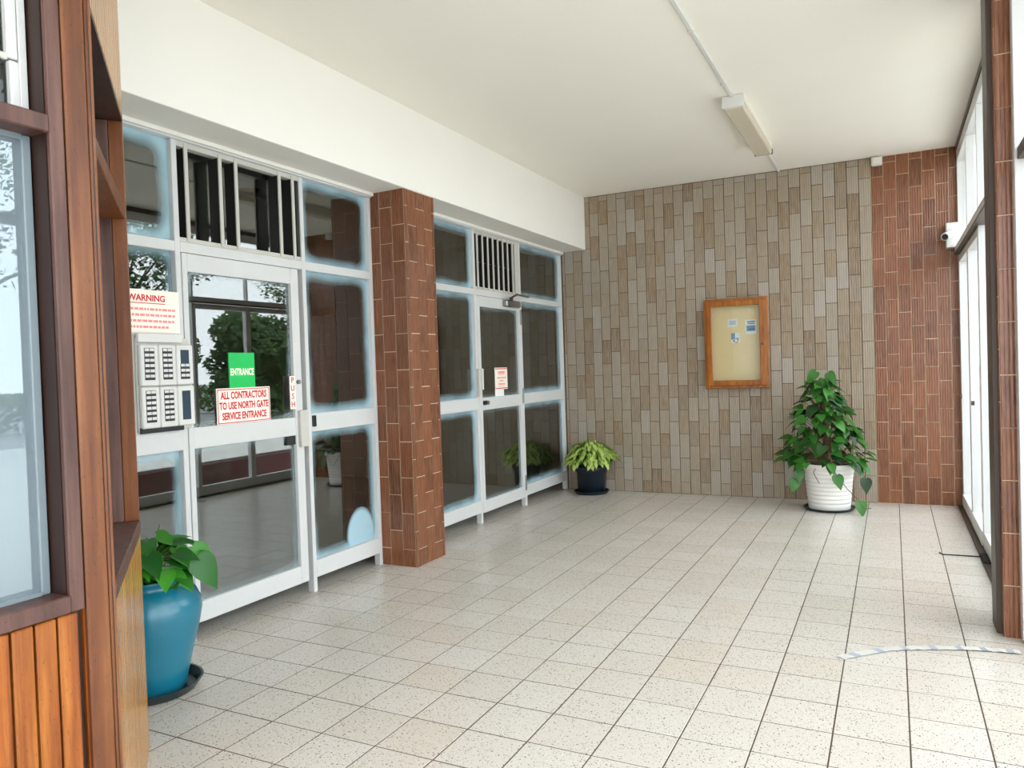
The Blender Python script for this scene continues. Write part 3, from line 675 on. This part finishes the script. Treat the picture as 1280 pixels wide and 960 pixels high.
# dark pot in the far corner
pl = Vector((-3.51, 9.165, 0)); saucer('navy plastic saucer under the dark corner pot', pl, .235, .04, MT['navy'])
pb = pl+Vector((0, 0, .0125))
t = pot_thing('potted_plant', 'dark plastic pot of lime variegated foliage in the far corner', pb, MT['navy'],
    [(.172, 0), (.178, .005), (.19, .27), (.193, .272), (.208, .275), (.212, .335), (.208, .342), (.196, .342), (.19, .30)], .19, .31)
ms = [leaf_mesh(.155, .10, 'heart', k+20) for k in range(3)]; sb_ = bmesh.new(); rnd = random.Random(5)
for k in range(190):
    a = rnd.uniform(0, 2*math.pi); e = math.acos(rnd.uniform(.02, 1.0)); rr = .31*math.sin(e)*rnd.uniform(.75, 1); z = .41+.27*math.cos(e)*rnd.uniform(.8, 1)
    p = pb+Vector((rr*math.cos(a), min(rr*math.sin(a), .19), z)); out = Vector((math.cos(a), math.sin(a), 0))
    if p.y > 9.33: p.y = 9.33
    if p.x < -3.86: p.x = -3.86
    tip = out*.8+Vector((rnd.uniform(-.4, .4), -abs(rnd.uniform(0, .3)), rnd.uniform(-.9, -.1))); nrm = out*.8+Vector((0, -.1, .75))
    if p.y+tip.normalized().y*.17 > 9.39: tip.y = -abs(tip.y)
    if p.x+tip.normalized().x*.17 < -3.92: tip.x = abs(tip.x)
    add_leaf(t, ms, MT['leaf_lime'], leaf_mat(p, tip, nrm, rnd.uniform(.7, 1.05)))
    if k % 4 == 0: tube(sb_, [pb+Vector((rr*.25*math.cos(a), rr*.25*math.sin(a), .31)), p], .004, 5)
bm_obj('stems', sb_, MT['stem'], t)

# white pot with climbing plant by the far wall
pl = Vector((-.645, 8.88, 0)); saucer('dark saucer with worn pale rim under the white pot', pl, .27, .03, MT['saucer'])
pb = pl+Vector((0, 0, .0125))
prof = [(.205, 0), (.212, .006)]
for k in range(9):
    z = .03+k*.045; r = .214+.043*(z/.44); prof += [(r-.003, z), (r, z+.012), (r, z+.034), (r-.003, z+.044)]
prof += [(.262, .44), (.275, .445), (.279, .49), (.275, .497), (.26, .497), (.25, .45)]
t = pot_thing('potted_plant', 'tall climbing plant with heart leaves in a ribbed white pot', pb, MT['whitepot'], prof, .25, .46)
ms = [leaf_mesh(.15, .115, 'heart', k+40) for k in range(3)]; sb_ = bmesh.new(); rnd = random.Random(21)
tube(sb_, [pb+Vector((0, 0, .46)), pb+Vector((-.02, .02, .9)), pb+Vector((-.06, .02, 1.42))], [.035, .032, .02], 8)
for k in range(270):
    h = rnd.random()**1.35; z = .50+h*.98
    if h > .9: z = .50+.9*.98
    rad = (.40*(1-h)**.75+.05)*rnd.uniform(.6, 1.05); a = rnd.uniform(0, 2*math.pi)
    ax = -.02-.05*h
    p = pb+Vector((ax+rad*math.cos(a), rad*math.sin(a)*.9, z)); out = Vector((math.cos(a), math.sin(a), 0))
    if p.y > 9.28: p.y = 9.28
    tip = out*.7+Vector((rnd.uniform(-.5, .5), rnd.uniform(-.5, .3), rnd.uniform(-1.0, .1))); nrm = out*.8+Vector((.1, -.2, .7))
    if p.y+tip.normalized().y*.15 > 9.38: tip.y = -abs(tip.y)
    add_leaf(t, ms, MT['leaf_dark'], leaf_mat(p, tip, nrm, rnd.uniform(.65, 1.15)))
    if k % 2 == 0: tube(sb_, [pb+Vector((ax*.8, 0, max(.46, z-.2))), p], .0035, 5)
bm_obj('stems', sb_, MT['vine'], t)
vb = bmesh.new()
for pts, lv in (([(.2, -.1, .47), (.29, -.16, .50), (.34, -.2, .42), (.37, -.2, .36)], [3]), ([(.05, -.25, .49), (.10, -.30, .40), (.2, -.3, .26), (.32, -.28, .13)], [1, 3]),
                ([(-.1, -.22, .49), (-.13, -.29, .42), (-.07, -.31, .31)], []), ([(-.2, -.12, .48), (-.28, -.2, .44), (-.32, -.2, .33)], [1, 2]), ([(.3, -.28, .13), (.36, -.3, .06), (.42, -.28, .07)], [])):
    P3 = [pb+Vector(q) for q in pts]; tube(vb, P3, .004, 5)
    for i in lv: add_leaf(t, ms, MT['leaf_dark'], leaf_mat(P3[i], (rnd.uniform(-.2, .4), -.3, -.8), (.2, -1, .3), 1.05))
bm_obj('trailing_vine', vb, MT['vine'], t)
for q, tp in (((.02, -.03, 1.50), (.35, -.2, -.5)), ((-.10, .0, 1.52), (-.6, -.2, -.6)), ((-.03, -.05, 1.44), (0, -.3, -.8))):
    add_leaf(t, ms, MT['leaf_dark'], leaf_mat(pb+Vector(q)-Vector((0, 0, .03)), tp, (0, -1, .2), 1.0))

# ------------------------------------------------------------------ timber booth
bt = thing('timber_booth', 'varnished timber booth with a large window at the left edge', 'booth', (-2.6, .8, 0))
BX = -2.172; NY = 1.524; Fc = Vector((-3.01, 2.245)); Nc = Vector((BX, NY)); BY0 = -.9
boards_y = 1.405
while boards_y > BY0:
    B('wall_board', MT['oak'], bt, BX-.025, BX-.004+random.uniform(-.002, .002), boards_y-.0585, boards_y, .001, .968, bev=.004); boards_y -= .0655
B('board_backing', MT['darkwood'], bt, BX-.05, BX-.025, BY0, 1.43, .001, .97)
B('corner_post', MT['post'], bt, BX-.06, BX+.004, 1.431, 1.503, .001, ZC-.003, bev=.006)
B('corner_bead', MT['reveal'], bt, BX-.03, BX, 1.505, 1.514, .001, ZC-.003, bev=.002); B('corner_bead', MT['darkwood'], bt, BX-.05, BX-.004, 1.514, 1.519, .001, ZC-.003); B('corner_bead', MT['post'], bt, BX-.05, BX-.003, 1.519, 1.529, .001, ZC-.003, bev=.002)
B('window_stile', MT['plum'], bt, BX-.02, BX, 1.383, 1.427, .972, ZC-.003, bev=.004)
B('groove', MT['oak'], bt, BX-.06, BX-.012, 1.425, 1.433, .001, ZC-.003)
B('window_sill', MT['plum'], bt, BX-.12, BX+.002, BY0, 1.383, .972, 1.024, bev=.004)
B('window_transom', MT['plum'], bt, BX-.10, BX, BY0, 1.383, 2.378, 2.43, bev=.004)
B('window_head', MT['plum'], bt, BX-.10, BX, BY0, 1.383, 3.55, ZC-.003, bev=.004)
B('window_reveal', MT['darkwood'], bt, BX-.12, BX-.02, 1.381, 1.43, .972, ZC-.003)
gx = BX-.085
for b in ((1.349, 1.376, 1.024, 2.378), (BY0+.03, BY0+.06, 1.024, 2.378)): B('window_frame', MT['alu_grey'], bt, gx-.03, gx+.004, *b, bev=.003)
for z in ((1.024, 1.036), (2.362, 2.378)): B('window_frame', MT['alu_grey'], bt, gx-.03, gx+.004, BY0+.06, 1.349, *z)
n = NT('mirror_film_glass'); gl = n.n('BsdfGlossy', {'Roughness': .01, 'Color': (.80, .90, .96, 1)}); df = n.n('BsdfDiffuse', {0: rgba((112, 124, 130))})
ms_ = n.n('MixShader', {0: .16, 1: df.outputs[0], 2: gl.outputs[0]}); n.t.links.new(ms_.outputs[0], n.out.inputs[0])
B('window_pane', n.m, bt, gx-.018, gx-.010, BY0+.06, 1.349, 1.036, 2.362)
for b in ((1.352, 1.376, 2.43, 3.55), (1.325, 1.352, 2.43, 2.585), (1.32, 1.35, 2.59, 3.55), (BY0+.03, BY0+.07, 2.43, 3.55)): B('window_frame', MT['alu'], bt, gx-.03, gx+.006, *b, bev=.003)
B('sash_rail', MT['alu_old'], bt, gx-.03, gx, BY0+.07, 1.325, 2.585, 2.605, bev=.003)
B('window_pane', MT['smoke'], bt, gx-.018, gx-.013, BY0+.07, 1.33, 2.605, 3.55); B('window_pane', MT['smoke'], bt, gx-.018, gx-.013, BY0+.07, 1.325, 2.43, 2.585)
bm = bmesh.new(); tube(bm, [(gx-.2, 1.22, 2.70), (gx-.2, 1.225, 2.58), (gx-.2, 1.20, 2.47), (gx-.2, 1.19, 2.30)], .006, 6); bm_obj('hanging_lead', bm, MT['rubber'], bt)
# chamfered corner
d2_ = (Fc-Nc); LEN = d2_.length; d2_.normalize(); n2 = Vector((d2_.y, -d2_.x)); n2 = n2 if n2.x > 0 else -n2
MC = Matrix(((d2_.x, n2.x, 0, Nc.x), (d2_.y, n2.y, 0, Nc.y), (0, 0, 1, 0), (0, 0, 0, 1)))   # local x along the face, local y outward
def BC(name, mat, *b, bev=0):
    c = Vector(((b[0]+b[1])/2, (b[2]+b[3])/2, (b[4]+b[5])/2)); bm = bmesh.new()
    box(bm, b[0]-c.x, b[1]-c.x, b[2]-c.y, b[3]-c.y, b[4]-c.z, b[5]-c.z, bev)
    if MC.determinant() < 0: bmesh.ops.reverse_faces(bm, faces=bm.faces[:])
    bm.transform(MC.to_3x3().to_4x4())
    o = bm_obj(name, bm, MT[mat], bt); o.location = MC @ c; return o
u = .018
while u < LEN-.01:
    e = min(u+.044, LEN)
    for z0, z1 in ((.001, .968), (2.805, ZC-.003)): BC('batten', 'batten', u, e, -.02, 0.0, z0, z1, bev=.003)
    for z0, z1 in ((.001, .968), (2.805, ZC-.003)): BC('groove_strip', 'groove_shade', e, min(e+.014, LEN), -.02, -.0012, z0, z1) if e < LEN-.01 else None  # almost flush filler, darkened to stand for shade between battens
    u += .058
BC('batten_backing', 'darkwood', .02, LEN-.004, -.05, -.009, .001, .968); BC('batten_backing', 'darkwood', .02, LEN-.004, -.05, -.009, 2.805, ZC-.003)
BC('side_sill', 'plum', .01, LEN, -.14, .003, .968, 1.03, bev=.004)
BC('side_lintel', 'darkwood', .01, LEN, -.14, -.0, 2.785, 2.805)
BC('side_transom', 'reveal', .03, LEN-.03, -.115, -.004, 2.357, 2.42, bev=.004)
for a, b, c, dd, mt in ((LEN-.03, LEN, -.058, 0, 'reveal'), (LEN-.034, LEN-.004, -.14, -.059, 'plum')):
    BC('side_jamb', mt, a, b, c, dd, 1.03, 2.785, bev=.003)
BC('side_jamb', 'reveal', .0, .02, -.14, -.002, 1.03, 2.785, bev=.003)
for a, b in ((.03, .06), (LEN-.075, LEN-.04)): BC('side_window_frame', 'alu', a, b, -.15, -.118, 1.03, 2.785)
o = BC('side_window_pane', 'dark', .06, LEN-.075, -.138, -.132, 1.03, 2.785); o.data.materials[0] = n.m
# back of the booth
B('rear_panel', MT['darkwood'], bt, -3.56, -3.03, 2.17, 2.20, .001, ZC-.003)
B('rear_panel', MT['darkwood'], bt, -3.58, -3.56, BY0, 2.20, .001, ZC-.003)
B('inner_lining', MT['lobby_wall'], bt, -3.555, -3.54, BY0+.02, 2.16, .001, ZC-.003)
B('end_panel', MT['darkwood'], bt, -3.56, BX-.02, BY0-.03, BY0, .001, ZC-.003)

# ------------------------------------------------------------------ lobby behind the glass
struct(B('floor_lobby', MT['floor'], None, -8.4, -3.992, 2.47, YW-.002, -.12, -.002))
struct(B('ceiling_lobby', MT['lobby_ceil'], None, -8.4, -4.26, 2.0, YW+.1, 3.4, 3.86))
struct(B('wall_lobby_near', MT['lobby_wall'], None, -8.4, -4.02, 1.9, 2.46, -.1, 3.86))
struct(B('wall_lobby_far', MT['lobby_wall'], None, -8.4, -4.3, YW, YW+.1, -.1, 3.4))
struct(B('wall_lobby_back', MT['lobby_wall'], None, -8.5, -8.4, 1.9, YW+.1, -.1, 3.86))
struct(B('wall_left', MT['lobby_wall'], None, -4.2, -3.99, -3.0, 2.46, -.1, ZB))
dl = thing('ceiling_lamp', 'round lamp on the lobby ceiling seen through the near louvre', 'lamp', (-5.4, 5.35, 3.4))
bm = bmesh.new(); lathe(bm, [(.10, 3.34), (.17, 3.36), (.17, 3.399)], 28, (-5.4, 5.35, 0)); bm_obj('shade', bm, MT['bronze'], dl)
bm = bmesh.new(); lathe(bm, [(.07, 3.325), (.10, 3.339), (.1, 3.34)], 28, (-5.4, 5.35, 0)); bm_obj('lens', bm, MT['diffuser'], dl)

# ------------------------------------------------------------------ outside
struct(B('ground_paving', MT['paving'], None, .72, 16, -40, 60, -.14, -.03))
struct(B('ground', MT['road'], None, -120, 120, -120, 120, -.5, -.15))
struct(B('ground_rear', MT['paving'], None, -4.0, .72, -25, -3.0, -.14, -.03))
def leaf_cloud(bm, c, r, n, size, rnd):
    for _ in range(n):
        v = Vector((rnd.gauss(0, 1), rnd.gauss(0, 1), rnd.gauss(0, 1))).normalized()*r*rnd.uniform(.55, 1)
        v.z *= .8; p = c+v; a = Vector((rnd.gauss(0, 1), rnd.gauss(0, 1), rnd.gauss(0, 1))).normalized(); b = a.orthogonal().normalized(); s_ = size*rnd.uniform(.6, 1.3)
        q = [bm.verts.new(p+a*s_), bm.verts.new(p+b*s_*.55), bm.verts.new(p-a*s_), bm.verts.new(p-b*s_*.55)]; bm.faces.new(q)
def tree(label, loc, h, r, seed, mat='foliage', n=1):
    rnd = random.Random(seed); loc = Vector(loc); t = thing('garden_tree', label, 'tree', loc, 'garden trees')
    bm = bmesh.new(); tube(bm, [loc, loc+Vector((.1, .1, h*.45)), loc+Vector((0, .2, h*.8))], [.22, .16, .06], 9); br_ = []
    for k in range(9):
        a = k*2.4+rnd.random(); s0 = loc+Vector((.05, .1, h*rnd.uniform(.35, .6))); e = s0+Vector((math.cos(a)*r*.8, math.sin(a)*r*.8, h*rnd.uniform(.15, .4)))
        tube(bm, [s0, (s0+e)/2+Vector((0, 0, .2)), e], [.08, .05, .02], 6); br_.append(e)
    bm_obj('trunk', bm, MT['bark'], t)
    bm = bmesh.new()
    for e in br_: leaf_cloud(bm, e, r*.42, int(520*n), .13, rnd)
    leaf_cloud(bm, loc+Vector((0, 0, h*.82)), r*.6, int(900*n), .13, rnd)
    bm_obj('crown', bm, MT[mat], t, kind='stuff')
def hedge(label, x0, x1, y0, y1, h, seed):
    rnd = random.Random(seed); t = thing('garden_hedge', label, 'hedge', ((x0+x1)/2, (y0+y1)/2, -.15)); bm = bmesh.new()
    for _ in range(5000):
        p = Vector((rnd.uniform(x0, x1), rnd.uniform(y0, y1), -.1+h*rnd.random()**.7)); a = Vector((rnd.gauss(0, 1), rnd.gauss(0, 1), rnd.gauss(0, 1))).normalized(); b = a.orthogonal().normalized()
        bm.faces.new([bm.verts.new(p+a*.12), bm.verts.new(p+b*.07), bm.verts.new(p-a*.12), bm.verts.new(p-b*.07)])
    bm_obj('foliage', bm, MT['foliage2'], t, kind='stuff')
tree('spreading garden tree seen mirrored in the booth window', (19, 11.5, -.2), 10.5, 5.2, 1, n=.45)
def shrub(label, loc, w, h, seed):
    rnd = random.Random(seed); loc = Vector(loc); t = thing('garden_shrub', label, 'shrub', loc); bm = bmesh.new()
    for k in range(22):
        a = rnd.uniform(0, 6.28); q = rnd.random()**.5
        leaf_cloud(bm, loc+Vector((math.cos(a)*q*w*.4, math.sin(a)*q*w*.8, h*rnd.uniform(.15, .8))), h*.22, 900, .14, rnd)
    bm_obj('foliage', bm, MT['foliage'], t, kind='stuff')
    bm = bmesh.new()
    for k in range(6):
        a = k*1.05; tube(bm, [loc, loc+Vector((math.cos(a)*w*.25, math.sin(a)*w*.5, h*.7))], [.09, .03], 7)
    bm_obj('trunk', bm, MT['bark'], t)
shrub('big rounded shrub mirrored in the left of the first door', (14, 16.2, -.2), 2.2, 4.4, 2)
shrub('dense dark shrub mirrored in the middle of the first door', (14, 21.6, -.2), 2.2, 4.8, 12)
shrub('lower shrub farthest along the paving outside', (14.5, 27, -.2), 2.2, 4.0, 9)
tree('tall tree behind the shrubs mirrored above the warning notice', (21, 21, -.2), 10, 3.2, 14)
tree('far tree beside the paving beyond the right glazing', (24, 38, -.2), 9, 4.0, 3)
hedge('low green hedge beyond the pale paving outside', 23, 24, 14, 30, 1.4, 6)
pw = thing('planter_wall', 'low maroon planter wall just outside the right glazing', 'planter', (1.65, 8, -.03))
B('wall', MT['maroon'], pw, 1.5, 1.8, 5.6, 13.0, -.03, .33, bev=.01); B('planting_soil', MT['soil'], pw, 1.56, 1.74, 5.66, 12.94, .33, .335)
